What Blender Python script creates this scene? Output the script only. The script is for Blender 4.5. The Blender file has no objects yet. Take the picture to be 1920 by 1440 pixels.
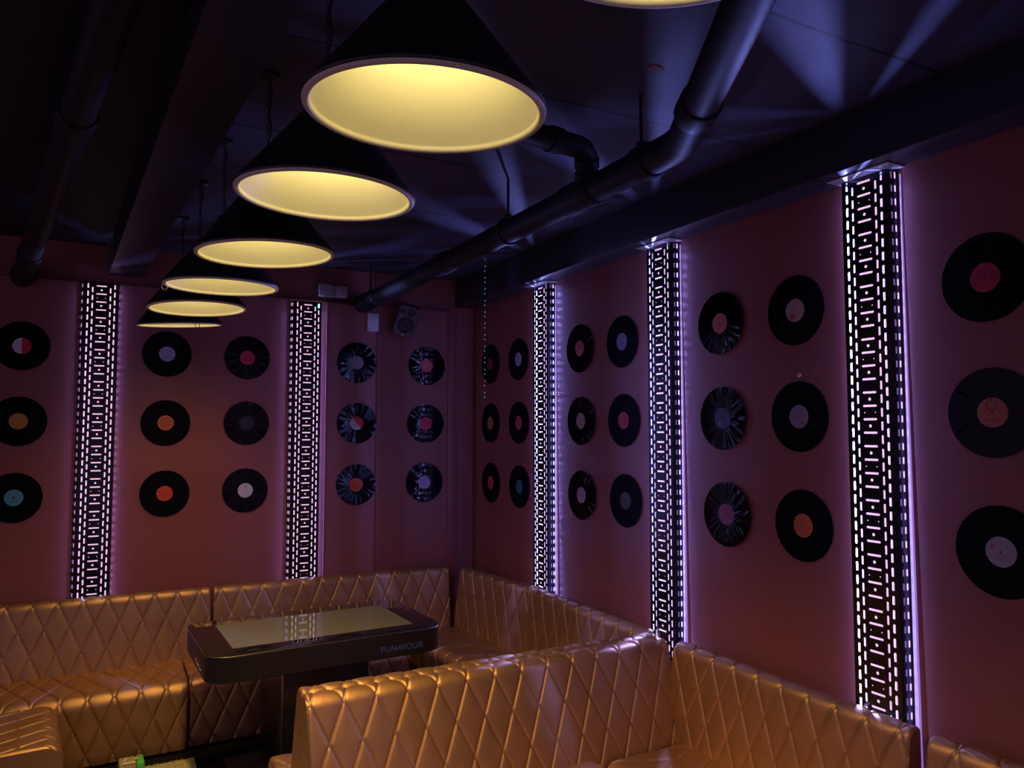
import bpy, bmesh, math, random
import numpy as np
from mathutils import Vector, Matrix
PI = math.pi
sc = bpy.context.scene
COL = sc.collection
H = 0.27                                   # floor is z = 0; heights below are given from the calibration origin

# ------------------------------------------------------------------ camera, world, exposure
cd = bpy.data.cameras.new('camera'); cam = bpy.data.objects.new('camera', cd); COL.objects.link(cam)
cam.location = (-2.6111, -5.5254, 1.5915 + H)
cam.rotation_euler = (math.radians(90 + 3.541), 0, math.radians(-28.056))
cd.sensor_width = 36; cd.lens = 1417.8 / 1920 * 36; cd.clip_start = 0.02
sc.camera = cam
w = bpy.data.worlds.new('World'); sc.world = w; w.use_nodes = True
w.node_tree.nodes['Background'].inputs[0].default_value = (0.64, 0.39, 0.86, 1)
w.node_tree.nodes['Background'].inputs[1].default_value = 0.26
sc.view_settings.view_transform = 'Standard'; sc.view_settings.look = 'None'
sc.view_settings.gamma = 1; sc.view_settings.exposure = 0.0
sc.view_settings.use_curve_mapping = False
sc.cycles.use_denoising = True
sc.cycles.sample_clamp_indirect = 3.0
sc.cycles.max_bounces = 6
LAMP_W = 36.0         # downward beam of every pendant's reflector bulb
GLOW_W = .85          # its stray light inside the shade
LED_C = (.25, .27, 1.0)
FAN_W = 58.0          # LED tape toward the front slots
STRIP_W = 24.0         # LED tape, each side of a light column

# ------------------------------------------------------------------ helpers
def srgb(r, g, b):
    f = lambda c: (c / 255 / 12.92) if c / 255 <= .04045 else ((c / 255 + .055) / 1.055) ** 2.4
    return (f(r), f(g), f(b), 1)
MATS = {}
def mat(name, col, rough=.5, metal=0., spec=.5, emit=None, estr=0., aniso=0., coat=0., sheen=0.):
    if name in MATS: return MATS[name]
    m = bpy.data.materials.new(name); m.use_nodes = True
    b = m.node_tree.nodes['Principled BSDF']
    b.inputs['Base Color'].default_value = tuple(col[:3]) + (1,)
    b.inputs['Roughness'].default_value = rough; b.inputs['Metallic'].default_value = metal
    b.inputs['Specular IOR Level'].default_value = spec
    b.inputs['Coat Weight'].default_value = coat; b.inputs['Sheen Weight'].default_value = sheen
    if emit:
        b.inputs['Emission Color'].default_value = tuple(emit[:3]) + (1,)
        b.inputs['Emission Strength'].default_value = estr
    MATS[name] = m
    return m
def noise_bump(m, scale, dist, strength=.3, detail=3, rough_var=0):
    nt = m.node_tree; b = nt.nodes['Principled BSDF']
    tc = nt.nodes.new('ShaderNodeTexCoord'); n = nt.nodes.new('ShaderNodeTexNoise')
    n.inputs['Scale'].default_value = scale; n.inputs['Detail'].default_value = detail
    bp = nt.nodes.new('ShaderNodeBump'); bp.inputs['Distance'].default_value = dist; bp.inputs['Strength'].default_value = strength
    nt.links.new(tc.outputs['Object'], n.inputs['Vector']); nt.links.new(n.outputs['Fac'], bp.inputs['Height'])
    nt.links.new(bp.outputs['Normal'], b.inputs['Normal'])
    return n
def colour_noise(m, scale, c1, c2, detail=4):
    nt = m.node_tree; b = nt.nodes['Principled BSDF']
    tc = nt.nodes.new('ShaderNodeTexCoord'); n = nt.nodes.new('ShaderNodeTexNoise')
    n.inputs['Scale'].default_value = scale; n.inputs['Detail'].default_value = detail
    r = nt.nodes.new('ShaderNodeValToRGB')
    r.color_ramp.elements[0].position = .3; r.color_ramp.elements[1].position = .7
    r.color_ramp.elements[0].color = c1; r.color_ramp.elements[1].color = c2
    nt.links.new(tc.outputs['Object'], n.inputs['Vector']); nt.links.new(n.outputs['Fac'], r.inputs['Fac'])
    nt.links.new(r.outputs['Color'], b.inputs['Base Color'])
    return r

def link(name, me, parent=None, loc=None, rotz=0):
    o = bpy.data.objects.new(name, me); COL.objects.link(o)
    if parent: o.parent = parent
    if loc is not None: o.location = loc
    o.rotation_euler[2] = rotz
    return o
def mesh_np(name, V, F, mats, mi=None, smooth=False):
    me = bpy.data.meshes.new(name); me.from_pydata([tuple(v) for v in V], [], [tuple(int(i) for i in f) for f in F])
    for m in (mats if isinstance(mats, (list, tuple)) else [mats]): me.materials.append(m)
    if mi is not None: me.polygons.foreach_set('material_index', mi)
    if smooth: me.polygons.foreach_set('use_smooth', [True] * len(me.polygons))
    me.update(); return me
def bm_mesh(name, bm, mats, smooth=False, angle=None):
    me = bpy.data.meshes.new(name)
    bmesh.ops.recalc_face_normals(bm, faces=bm.faces)
    bm.to_mesh(me); bm.free()
    for m in (mats if isinstance(mats, (list, tuple)) else [mats]): me.materials.append(m)
    if smooth:
        me.polygons.foreach_set('use_smooth', [True] * len(me.polygons))
        if angle: me.set_sharp_from_angle(angle=math.radians(angle))
    return me
def box(bm, x0, x1, y0, y1, z0, z1, bev=0, seg=2):
    r = bmesh.ops.create_cube(bm, size=1, matrix=Matrix.Translation(((x0+x1)/2, (y0+y1)/2, (z0+z1)/2)) @ Matrix.Diagonal((x1-x0, y1-y0, z1-z0, 1)))
    if bev:
        es = list({e for v in r['verts'] for e in v.link_edges})
        bmesh.ops.bevel(bm, geom=es, offset=bev, segments=seg, affect='EDGES', profile=.5)
def box_me(name, m, *a, **k):
    bm = bmesh.new(); box(bm, *a, **k); return bm_mesh(name, bm, m, smooth=bool(k.get('bev')), angle=40)
def lathe(bm, prof, n=48, closed=False):
    rings = []
    for r, z in prof:
        rings.append([bm.verts.new((r*math.cos(2*PI*i/n), r*math.sin(2*PI*i/n), z)) for i in range(n)] if r > 1e-6 else [bm.verts.new((0, 0, z))])
    prs = list(zip(rings, rings[1:] + ([rings[0]] if closed else [])))
    if not closed: prs = list(zip(rings, rings[1:]))
    for a, b in prs:
        if len(a) == 1 and len(b) == 1: continue
        for i in range(n):
            j = (i+1) % n
            if len(a) == 1: bm.faces.new((a[0], b[i], b[j]))
            elif len(b) == 1: bm.faces.new((a[i], a[j], b[0]))
            else: bm.faces.new((a[i], a[j], b[j], b[i]))
def tube(bm, pts, r, n=16, cap=True):
    pts = [Vector(p) for p in pts]; rs = r if isinstance(r, (list, tuple)) else [r]*len(pts)
    prev = None; rings = []
    for i, p in enumerate(pts):
        t = ((pts[min(i+1, len(pts)-1)] - p).normalized() + (p - pts[max(i-1, 0)]).normalized()).normalized()
        if prev is None:
            a = t.orthogonal().normalized()
        else:
            a = (prev - t*prev.dot(t)).normalized()
        prev = a; b = t.cross(a)
        k = 1.0
        if 0 < i < len(pts)-1:
            c = (pts[i+1]-p).normalized().dot((p-pts[i-1]).normalized()); k = 1/max(.5, math.sqrt((1+c)/2))
        rings.append([bm.verts.new(p + rs[i]*(math.cos(2*PI*q/n)*a + math.sin(2*PI*q/n)*b)) for q in range(n)])
    for A, B in zip(rings, rings[1:]):
        for q in range(n): bm.faces.new((A[q], A[(q+1) % n], B[(q+1) % n], B[q]))
    if cap:
        bm.faces.new(rings[0][::-1]); bm.faces.new(rings[-1])
def rrect(w_, d_, r_, n=10):
    out = []
    for cx, cy, a0 in ((w_/2-r_, d_/2-r_, 0), (-w_/2+r_, d_/2-r_, PI/2), (-w_/2+r_, -d_/2+r_, PI), (w_/2-r_, -d_/2+r_, 1.5*PI)):
        for i in range(n+1): out.append((cx + r_*math.cos(a0 + i*PI/2/n), cy + r_*math.sin(a0 + i*PI/2/n)))
    return out
def slab(bm, layers):
    rings = [[bm.verts.new((x, y, z)) for x, y in rrect(w_, d_, r_)] for w_, d_, r_, z in layers]
    for A, B in zip(rings, rings[1:]):
        n = len(A)
        for i in range(n): bm.faces.new((A[i], A[(i+1) % n], B[(i+1) % n], B[i]))
    bm.faces.new(rings[0][::-1]); bm.faces.new(rings[-1])
def arc_pts(p0, p1, p2, r, n=7):
    """fillet of corner p1 between p0 and p2"""
    p0, p1, p2 = Vector(p0), Vector(p1), Vector(p2)
    a = (p0-p1).normalized(); b = (p2-p1).normalized()
    ang = a.angle(b); d = r/math.tan(ang/2)
    c = p1 + (a+b).normalized()*(r/math.sin(ang/2))
    s = p1 + a*d - c; e = p1 + b*d - c
    th = s.angle(e); out = []
    for i in range(n+1):
        f = i/n
        out.append(c + (s*math.sin((1-f)*th) + e*math.sin(f*th))/math.sin(th))
    return out
def tag(o, label, cat, group=None):
    o['label'] = label; o['category'] = cat
    if group: o['group'] = group
    return o
def thing(name, label, cat, loc=(0, 0, 0), rotz=0, group=None):
    o = bpy.data.objects.new(name, None); COL.objects.link(o); o.empty_display_size = .1
    o.location = loc; o.rotation_euler = (0, 0, rotz)
    return tag(o, label, cat, group)
def copy_tree(o, loc, rotz):
    c = o.copy(); COL.objects.link(c); c.location = loc; c.rotation_euler = (0, 0, rotz)
    for ch in list(o.children):
        d = ch.copy(); COL.objects.link(d); d.parent = c
        for g in list(ch.children):
            e = g.copy(); COL.objects.link(e); e.parent = d
    return c
def struct(name, me, loc=(0, 0, 0)):
    o = link(name, me, None, loc); o['kind'] = 'structure'; return o

# ------------------------------------------------------------------ materials
wall_m = mat('wall_paint', (.24, .080, .076), rough=.42, spec=.45)
colour_noise(wall_m, 2.2, (.265, .078, .068, 1), (.30, .090, .078, 1)); noise_bump(wall_m, 60, .002, .25)
ceil_m = mat('ceiling_paint', (.060, .060, .095), rough=.6, spec=.3)
beam_m = mat('beam_paint', (.035, .035, .048), rough=.38, spec=.4); noise_bump(beam_m, 25, .002, .15)
floor_m = mat('dark_carpet', (.012, .010, .010), rough=.95, spec=.1); noise_bump(floor_m, 180, .006, .6)
leather = mat('bronze_leather', (.55, .32, .16), rough=.46, metal=.8, spec=.5)
colour_noise(leather, 9, (.44, .255, .145, 1), (.51, .30, .17, 1)); noise_bump(leather, 260, .0012, .35)
black_gloss = mat('black_gloss_sheet', (.006, .006, .009), rough=.22, spec=.5)
black_paint = mat('black_paint', (.010, .010, .010), rough=.45)
pipe_m = mat('dark_pipe_paint', (.013, .012, .013), rough=.55, spec=.25); noise_bump(pipe_m, 30, .002, .2)
rubber = mat('black_rubber', (.008, .008, .009), rough=.6)
enamel = mat('white_enamel', (.84, .78, .55), rough=.42, spec=.3)
steel = mat('brushed_steel', (.55, .53, .5), rough=.3, metal=1)
white_pl = mat('white_plastic', (.62, .62, .64), rough=.4)
grey_pl = mat('grey_plastic', (.33, .34, .36), rough=.45)
bulb_m = mat('warm_bulb', (1, .9, .7), emit=(1, .70, .30), estr=6)
diff_m = mat('pink_white_diffuser', (.02, .02, .02), rough=.6, emit=(1.0, .57, .82), estr=.90)
bead_m = mat('led_chip', (.1, .1, .1), emit=(.62, .80, 1.0), estr=14); bead_m.cycles.emission_sampling = 'NONE'
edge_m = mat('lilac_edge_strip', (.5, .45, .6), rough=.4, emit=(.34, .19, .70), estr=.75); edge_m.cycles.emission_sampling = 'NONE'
cap_m = mat('milky_acrylic', (.55, .55, .62), rough=.3)
teal_m = mat('teal_fairy_bulb', (.05, .3, .3), emit=(.05, .62, .70), estr=.5); teal_m.cycles.emission_sampling = 'NONE'

# ceiling board joints
nt = ceil_m.node_tree; b = nt.nodes['Principled BSDF']
tc = nt.nodes.new('ShaderNodeTexCoord'); sp = nt.nodes.new('ShaderNodeSeparateXYZ'); nt.links.new(tc.outputs['Object'], sp.inputs[0])
nz = nt.nodes.new('ShaderNodeTexNoise'); nz.inputs['Scale'].default_value = 7; nz.inputs['Detail'].default_value = 8
nt.links.new(tc.outputs['Object'], nz.inputs['Vector'])
def mth(op, a, c=None):
    n = nt.nodes.new('ShaderNodeMath'); n.operation = op
    for i, v in enumerate((a, c)):
        if v is None: continue
        if isinstance(v, (int, float)): n.inputs[i].default_value = v
        else: nt.links.new(v, n.inputs[i])
    return n.outputs[0]
yy = mth('ADD', sp.outputs[1], mth('MULTIPLY', mth('SUBTRACT', nz.outputs['Fac'], .5), .03))
fr = mth('FRACT', mth('DIVIDE', mth('ADD', yy, 8.0), .785))
gap = mth('LESS_THAN', mth('ABSOLUTE', mth('SUBTRACT', fr, .093)), .008)
mix = nt.nodes.new('ShaderNodeMix'); mix.data_type = 'RGBA'
mix.inputs[6].default_value = (.060, .060, .095, 1); mix.inputs[7].default_value = (.004, .004, .004, 1)
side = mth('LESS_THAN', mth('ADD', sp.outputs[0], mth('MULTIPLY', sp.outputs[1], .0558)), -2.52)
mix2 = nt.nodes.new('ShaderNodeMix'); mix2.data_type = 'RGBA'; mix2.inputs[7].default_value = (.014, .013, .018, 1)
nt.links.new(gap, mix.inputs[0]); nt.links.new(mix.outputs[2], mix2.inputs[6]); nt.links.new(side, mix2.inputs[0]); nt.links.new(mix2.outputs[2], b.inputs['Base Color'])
noise_bump(ceil_m, 40, .003, .2)

# ------------------------------------------------------------------ setting
CZ = 2.805 + H
struct('floor', box_me('floor', floor_m, -6, .2, -7.5, .2, -.1, 0))
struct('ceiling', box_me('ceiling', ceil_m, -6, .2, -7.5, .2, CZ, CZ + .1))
bm = bmesh.new()
box(bm, -6, .2, .05, .2, 0, CZ); box(bm, -6, -.175, 0, .05, 0, 2.543 + H)
struct('wall_back', bm_mesh('wall_back', bm, wall_m))
struct('wall_right', box_me('wall_right', wall_m, 0, .2, -7.5, .05, 0, CZ))
struct('trim_1', box_me('trim_1', beam_m, -.160, 0, -7.5, .05, 2.587 + H, CZ, bev=.006))          # beam over the right wall
bm = bmesh.new()                                                                                    # ceiling beam on the left
x0, x1, dx = -2.637, -2.438, .0558
vs = []
for z in (2.612 + H, CZ):
    for y in (.05, -6.5):
        for x in (x0, x1): vs.append(bm.verts.new((x - dx*y, y, z)))
for f in ((0, 1, 3, 2), (4, 6, 7, 5), (0, 2, 6, 4), (1, 5, 7, 3), (0, 4, 5, 1), (2, 3, 7, 6)): bm.faces.new([vs[i] for i in f])
struct('trim_2', bm_mesh('trim_2', bm, mat('black_beam_paint', (.014, .013, .017), rough=.42)))
struct('trim_3', box_me('trim_3', wall_m, -.245, -.172, -.012, .02, .3, 2.555 + H, bev=.004))       # batten at the corner
struct('trim_4', box_me('trim_4', mat('pale_seam', (.55, .36, .34), rough=.35), -1.2158, -1.2128, -.006, .01, .3, 2.535 + H))
struct('trim_5', box_me('trim_5', mat('dark_seam', (.012, .006, .006), rough=.7), -.8315, -.8275, -.003, .01, .3, 2.543 + H))
struct('trim_6', box_me('trim_6', MATS['dark_seam'], -.8315, -.8275, .047, .06, 2.543 + H, CZ))

# ------------------------------------------------------------------ LED light columns
P = .0512; NP = 39
def slot(cx, cz, w_, h_, n=16):
    r = min(w_, h_)/2; ex = w_/2 - r; ez = h_/2 - r; out = []
    for i in range(n):
        a = 2*PI*i/n + PI/n; c, s = math.cos(a), math.sin(a)
        out.append((cx + r*c + (ex if c > 0 else -ex), cz + r*s + (ez if s > 0 else -ez)))
    return out
def rect_ring(x0, x1, z0, z1, n=16):
    # n = 16 points walking counter-clockwise, corners included, starting just after +x axis
    out = []; c = ((x0+x1)/2, (z0+z1)/2); hx, hz = (x1-x0)/2, (z1-z0)/2
    u = [(1, .33), (1, 1), (.5, 1), (.17, 1), (-.17, 1), (-.5, 1), (-1, 1), (-1, .33), (-1, -.33), (-1, -1), (-.5, -1), (-.17, -1), (.17, -1), (.5, -1), (1, -1), (1, -.33)]
    return [(c[0] + a*hx, c[1] + b_*hz) for a, b_ in u]
class Sheet:
    def __init__(s): s.V = []; s.F = []
    def quad(s, x0, x1, z0, z1):
        i = len(s.V); s.V += [(x0, z0), (x1, z0), (x1, z1), (x0, z1)]; s.F.append((i, i+1, i+2, i+3))
    def hole(s, x0, x1, z0, z1, sl):
        i = len(s.V); n = len(sl); s.V += sl + rect_ring(x0, x1, z0, z1, n)
        for k in range(n):
            j = (k+1) % n; s.F.append((i+k, i+n+k, i+n+j, i+j))
def front_sheet(height):
    s = Sheet(); top = height
    hw, so, si = .098, .0755, .0505
    zb = lambda k: top - .023 - k*P                     # level of bar k
    n = int((height - .04)/P)
    zlow = zb(n) ; 
    for sg in (-1, 1):
        xo = sorted((sg*.0632, sg*hw)); xi = sorted((sg*.0405, sg*.0632))
        s.quad(xo[0], xo[1], zb(0) + P/2, top) if zb(0)+P/2 < top else None
        for k in range(n):
            s.hole(xo[0], xo[1], zb(k) - P/2, min(zb(k) + P/2, top), slot(sg*so, zb(k), .0092, .0345))
            s.hole(xi[0], xi[1], zb(k+1), zb(k), slot(sg*si, zb(k) - P/2, .0092, .0345))
        s.quad(xi[0], xi[1], zb(0), top)
        s.quad(xo[0], xo[1], 0, zb(n-1) - P/2); s.quad(xi[0], xi[1], 0, zb(n))
    for k in range(n):
        a = min(zb(k) + P/4, top)
        s.hole(-.0405, .0405, zb(k) - P/4, a, slot(0, zb(k), .059, .0088))
        z1, z0 = zb(k) - P/4, zb(k) - 3*P/4; zm = (z0+z1)/2
        t = k % 4
        if t in (0, 2): s.hole(-.0405, .0405, z0, z1, slot(0, zm, .0125, .0125))
        elif t == 1:
            s.hole(-.0405, 0, z0, z1, slot(-.023, zm, .0055, .0055)); s.hole(0, .0405, z0, z1, slot(.023, zm, .0055, .0055))
        else: s.quad(-.0405, .0405, z0, z1)
    s.quad(-.0405, .0405, zb(0) + P/4, top); s.quad(-.0405, .0405, 0, zb(n) + P/4)
    return s, zb, n
def side_sheet(height):
    s = Sheet(); top = height; zb = lambda k: top - .023 - k*P; n = int((height - .04)/P)
    W = .0546
    for c, a, b_ in ((.023, .010, .032), (.041, .032, .050)):
        for k in range(n): s.hole(a, b_, zb(k) - P/2, min(zb(k) + P/2, top), slot(c, zb(k), .0085, .0265))
        s.quad(a, b_, 0, zb(n-1) - P/2)
    s.quad(0, .010, 0, top); s.quad(.050, W, 0, top)
    return s
def make_column(height, label, loc, rotz, cap=False, flare=(.022, 0.), fan=.35, wash=1.0):
    """front faces local -Y, base on the wall plane y = 0, local z from 0"""
    t = thing('light_column', label, 'light column', loc, rotz, 'perforated light columns on the walls')
    fs, zb, n = front_sheet(height); ss = side_sheet(height)
    V = [(x, -.05, z) for x, z in fs.V]; F = list(fs.F)
    for sg in (-1, 1):
        i = len(V); V += [(sg*(.098 + flare[0 if sg < 0 else 1]*x/.0546), -.05 + .05*x/.0546, z) for x, z in ss.V]
        F += [tuple(i + q for q in (f if sg > 0 else f[::-1])) for f in ss.F]
    me = mesh_np('perforated_cover', V, F, black_gloss)
    o = link('perforated_cover', me, t); md = o.modifiers.new('thickness', 'SOLIDIFY'); md.thickness = .0012; md.offset = -1
    d = link('diffuser', box_me('diffuser', diff_m, -(.096 + flare[0]*.78), .096 + flare[1]*.78, -.010, -.006, 0, height - .004), t)
    d['label'] = 'glowing pink white panel behind the slots'
    bm = bmesh.new()
    for sg in (-1, 1):
        box(bm, min(sg*.0971, sg*.0977), max(sg*.0971, sg*.0977), -.030, -.015, 0, height - .01)
    tp = link('led_tape', bm_mesh('led_tape', bm, white_pl), t)
    bm = bmesh.new(); z = .01
    while z < height - .015:
        for sg in (-1, 1): box(bm, min(sg*.0915, sg*.0970), max(sg*.0915, sg*.0970), -.0275, -.0235, z - .0035, z + .0035)
        z += .0333
    l = link('led_chips', bm_mesh('led_chips', bm, bead_m), tp); l['label'] = 'row of bright bluish white LEDs'
    bm = bmesh.new()
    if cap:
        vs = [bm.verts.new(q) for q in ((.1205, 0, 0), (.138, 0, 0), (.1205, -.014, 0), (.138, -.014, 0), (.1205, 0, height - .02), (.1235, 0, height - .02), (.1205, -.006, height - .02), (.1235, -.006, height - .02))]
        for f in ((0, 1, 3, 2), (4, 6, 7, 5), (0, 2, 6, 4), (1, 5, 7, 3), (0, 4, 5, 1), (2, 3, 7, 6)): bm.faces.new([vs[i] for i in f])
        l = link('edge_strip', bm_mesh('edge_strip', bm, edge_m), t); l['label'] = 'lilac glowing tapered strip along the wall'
    else: bm.free()
    if cap:
        bm = bmesh.new(); box(bm, -.13, .14, -.10, 0, height + .0005, height + .006, bev=.002)
        link('top_cap', bm_mesh('top_cap', bm, cap_m), t)
    for sg in (-1, 1):
        # tape light toward the side slots (wall wash) and toward the front slots (fans on the ceiling)
        for sz, pos, dirv, en in ((.032, (sg*.0900, -.028), Vector((sg, 0, 0)), STRIP_W*wash), (.004, (sg*.0945, -.0180), Vector((0, -1, 0)), FAN_W*fan*(1 if sg < 0 else .3))):
            ld = bpy.data.lights.new('led_tape_light', 'AREA'); ld.shape = 'RECTANGLE'; ld.size = sz; ld.size_y = height - .03
            ld.energy = en; ld.color = LED_C
            lo = bpy.data.objects.new('led_tape_light', ld); COL.objects.link(lo); lo.parent = t
            lo.location = (pos[0], pos[1], (height - .02)/2)
            zax = -dirv; yax = Vector((0, 0, 1)); xax = yax.cross(zax)
            lo.rotation_euler = Matrix((xax, yax, zax)).transposed().to_euler()
    return t
CB = .40                                                     # columns run down behind the sofa backs
make_column(2.540 + H - CB, 'tall black perforated light column at the left of the back wall', (-2.674, 0, CB), 0, wash=.45)
colm = make_column(2.523 + H - CB, 'black perforated light column on the back wall beside the white sensor and speaker', (-1.361, 0, CB), 0, wash=.85)
gl = link('green_led', box_me('green_led', mat('green_led', (.02, .1, .05), emit=(.10, 1.0, .45), estr=6), .069, .082, -.0535, -.0515, 2.523 + H - CB - .040, 2.523 + H - CB - .012, bev=.001), colm)
gl['label'] = 'single green LED at the top'
for yc, lab in ((-1.128, 'black perforated light column on the right wall nearest the corner, glowing bluest'),
                (-2.378, 'middle black perforated light column on the right wall, where the divider sofa meets it'),
                (-3.622, 'largest black perforated light column, nearest on the right wall')):
    make_column(2.580 + H - CB, lab, (0, yc, CB), -PI/2, cap=True, flare=(.004, .012), fan=1.0)

# ------------------------------------------------------------------ vinyl records
vinyl = mat('black_vinyl', (.0055, .0055, .008), rough=.34, spec=.010)
vb = vinyl.node_tree.nodes['Principled BSDF']; vb.inputs['Anisotropic'].default_value = .3
tn = vinyl.node_tree.nodes.new('ShaderNodeTangent'); tn.direction_type = 'RADIAL'; tn.axis = 'Y'
vinyl.node_tree.links.new(tn.outputs[0], vb.inputs['Tangent'])
film = mat('wavy_black_vinyl', (.004, .004, .006), rough=.05, spec=.15)
hole_m = mat('record_hole', (.01, .01, .01), rough=.8)
def record_disc(kind, seed):
    """disc in the local XZ plane facing -Y; kind: flat, wavy (both sides), left, right, creased"""
    rnd = random.Random(seed); nt_, nr = 180, 26
    rs = [.0036] + [.0036 + (.151 - .0036)*i/nr for i in range(1, nr+1)]
    waves = [(rnd.uniform(.5, 1), rnd.randint(9, 26), rnd.uniform(0, 6.28), rnd.uniform(-3, 3)) for _ in range(5)]
    cre = [(rnd.uniform(0, 6.28), rnd.uniform(.05, .12)) for _ in range(3)]
    V = []
    for sd in (0, 1):
        for i, r in enumerate(rs):
            for j in range(nt_):
                a = 2*PI*j/nt_; y = 0
                g = min(1, max(0, (r - .055)/.09))
                if kind in ('wavy', 'left', 'right', 'mild'):
                    m = 1.0
                    if kind == 'left': m = max(.12, -math.cos(a) + .15)
                    elif kind == 'right': m = max(.35, math.cos(a) + .25)
                    elif kind == 'wavy': m = .25 + .75*abs(math.cos(a))
                    amp = .0004 if kind == 'mild' else .0005
                    y = amp*m*(g**.7)*sum(k*math.sin(n*a + ph + q*g) for k, n, ph, q in waves)*.5
                elif kind == 'creased':
                    for c0, wd in cre:
                        dd = (a - c0 + PI) % (2*PI) - PI
                        y += .0035*g*math.exp(-(dd/wd)**2)*math.sin(dd/wd*2.2 + g*3)
                    y += .0004*g*sum(k*math.sin(n*a + ph) for k, n, ph, q in waves)
                r2 = r
                V.append((r2*math.cos(a), y + (-.0012 if sd == 0 else .0012), r2*math.sin(a)))
    F = []; N = nt_; M = (nr+1)*N
    for i in range(nr):
        for j in range(N):
            k = (j+1) % N
            F.append((i*N+j, (i+1)*N+j, (i+1)*N+k, i*N+k)); F.append((M+i*N+j, M+i*N+k, M+(i+1)*N+k, M+(i+1)*N+j))
    for j in range(N):
        k = (j+1) % N
        F.append((nr*N+j, M+nr*N+j, M+nr*N+k, nr*N+k)); F.append((j, k, M+k, M+j))
    me = mesh_np('disc', V, F, vinyl if kind == 'flat' else film, smooth=True)
    me.set_sharp_from_angle(angle=math.radians(50)); return me
FLAT = None
def label_mesh(col, marks, seed):
    """label ring plus printed marks: half / dot / text lines"""
    V = []; F = []; mi = []; mats = [mat('label_%d_%d_%d' % col, srgb(*col), rough=.55), hole_m]
    def m_i(c):
        m = mat('label_%d_%d_%d' % c, srgb(*c), rough=.55)
        if m not in mats: mats.append(m)
        return mats.index(m)
    n = 72; half = None
    for mk in marks:
        if mk[0] == 'half': half = (mk[1], m_i(mk[2]))
    rr = (.0036, .010, .049, .050)
    for r in rr:
        for j in range(n): V.append((r*math.cos(2*PI*j/n), -.0018 if r < .05 else -.0012, r*math.sin(2*PI*j/n)))
    for i in range(3):
        for j in range(n):
            k = (j+1) % n; F.append((i*n+j, (i+1)*n+j, (i+1)*n+k, i*n+k))
            a = 2*PI*(j+.5)/n
            mi.append(half[1] if half and math.cos(a - half[0]) > 0 else 0)
    def disc(cx, cz, r, q, ring=0, ir=0):
        i0 = len(V); m = 20
        for j in range(m): V.append((cx + r*math.cos(2*PI*j/m), -.0020, cz + r*math.sin(2*PI*j/m)))
        if ir:
            for j in range(m): V.append((cx + ir*math.cos(2*PI*j/m), -.0020, cz + ir*math.sin(2*PI*j/m)))
            for j in range(m): F.append((i0+j, i0+(j+1) % m, i0+m+(j+1) % m, i0+m+j)); mi.append(q)
        else:
            F.append(tuple(range(i0, i0+m))); mi.append(q)
    def bar(x0, x1, z0, z1, q):
        i0 = len(V); V.extend([(x0, -.0020, z0), (x1, -.0020, z0), (x1, -.0020, z1), (x0, -.0020, z1)]); F.append((i0, i0+1, i0+2, i0+3)); mi.append(q)
    for mk in marks:
        if mk[0] == 'dot': disc(mk[1], mk[2], mk[3], m_i(mk[4]))
        if mk[0] == 'ring': disc(mk[1], mk[2], mk[3], m_i(mk[5]), ir=mk[4])
        if mk[0] == 'lines':
            q = m_i(mk[1]); rnd = random.Random(seed)
            for z in mk[2]:
                x = -rnd.uniform(.018, .032); e = rnd.uniform(.012, .032)
                while x < e:
                    l = rnd.uniform(.003, .009); bar(x, min(x+l, e), z, z + .0022, q); x += l + .002
    return mesh_np('record_label', V, F, mats, mi)
def record(key, wall, s, h, col, marks, kind, lab, off=.004):
    t = thing('vinyl_record', lab, 'vinyl record', (s, -off, h + H) if wall == 'b' else (-off, s, h + H), 0 if wall == 'b' else -PI/2, 'vinyl records mounted on the walls')
    global FLAT
    seed = sum(ord(c)*(i+3) for i, c in enumerate(key))
    if kind == 'flat':
        if FLAT is None: FLAT = record_disc('flat', 1)
        me = FLAT
    else: me = record_disc(kind, seed)
    link('disc', me, t)
    l = link('record_label', label_mesh(col, marks, seed), t)
DK = (40, 30, 35)
L3 = (-.024, -.016, .018)
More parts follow.
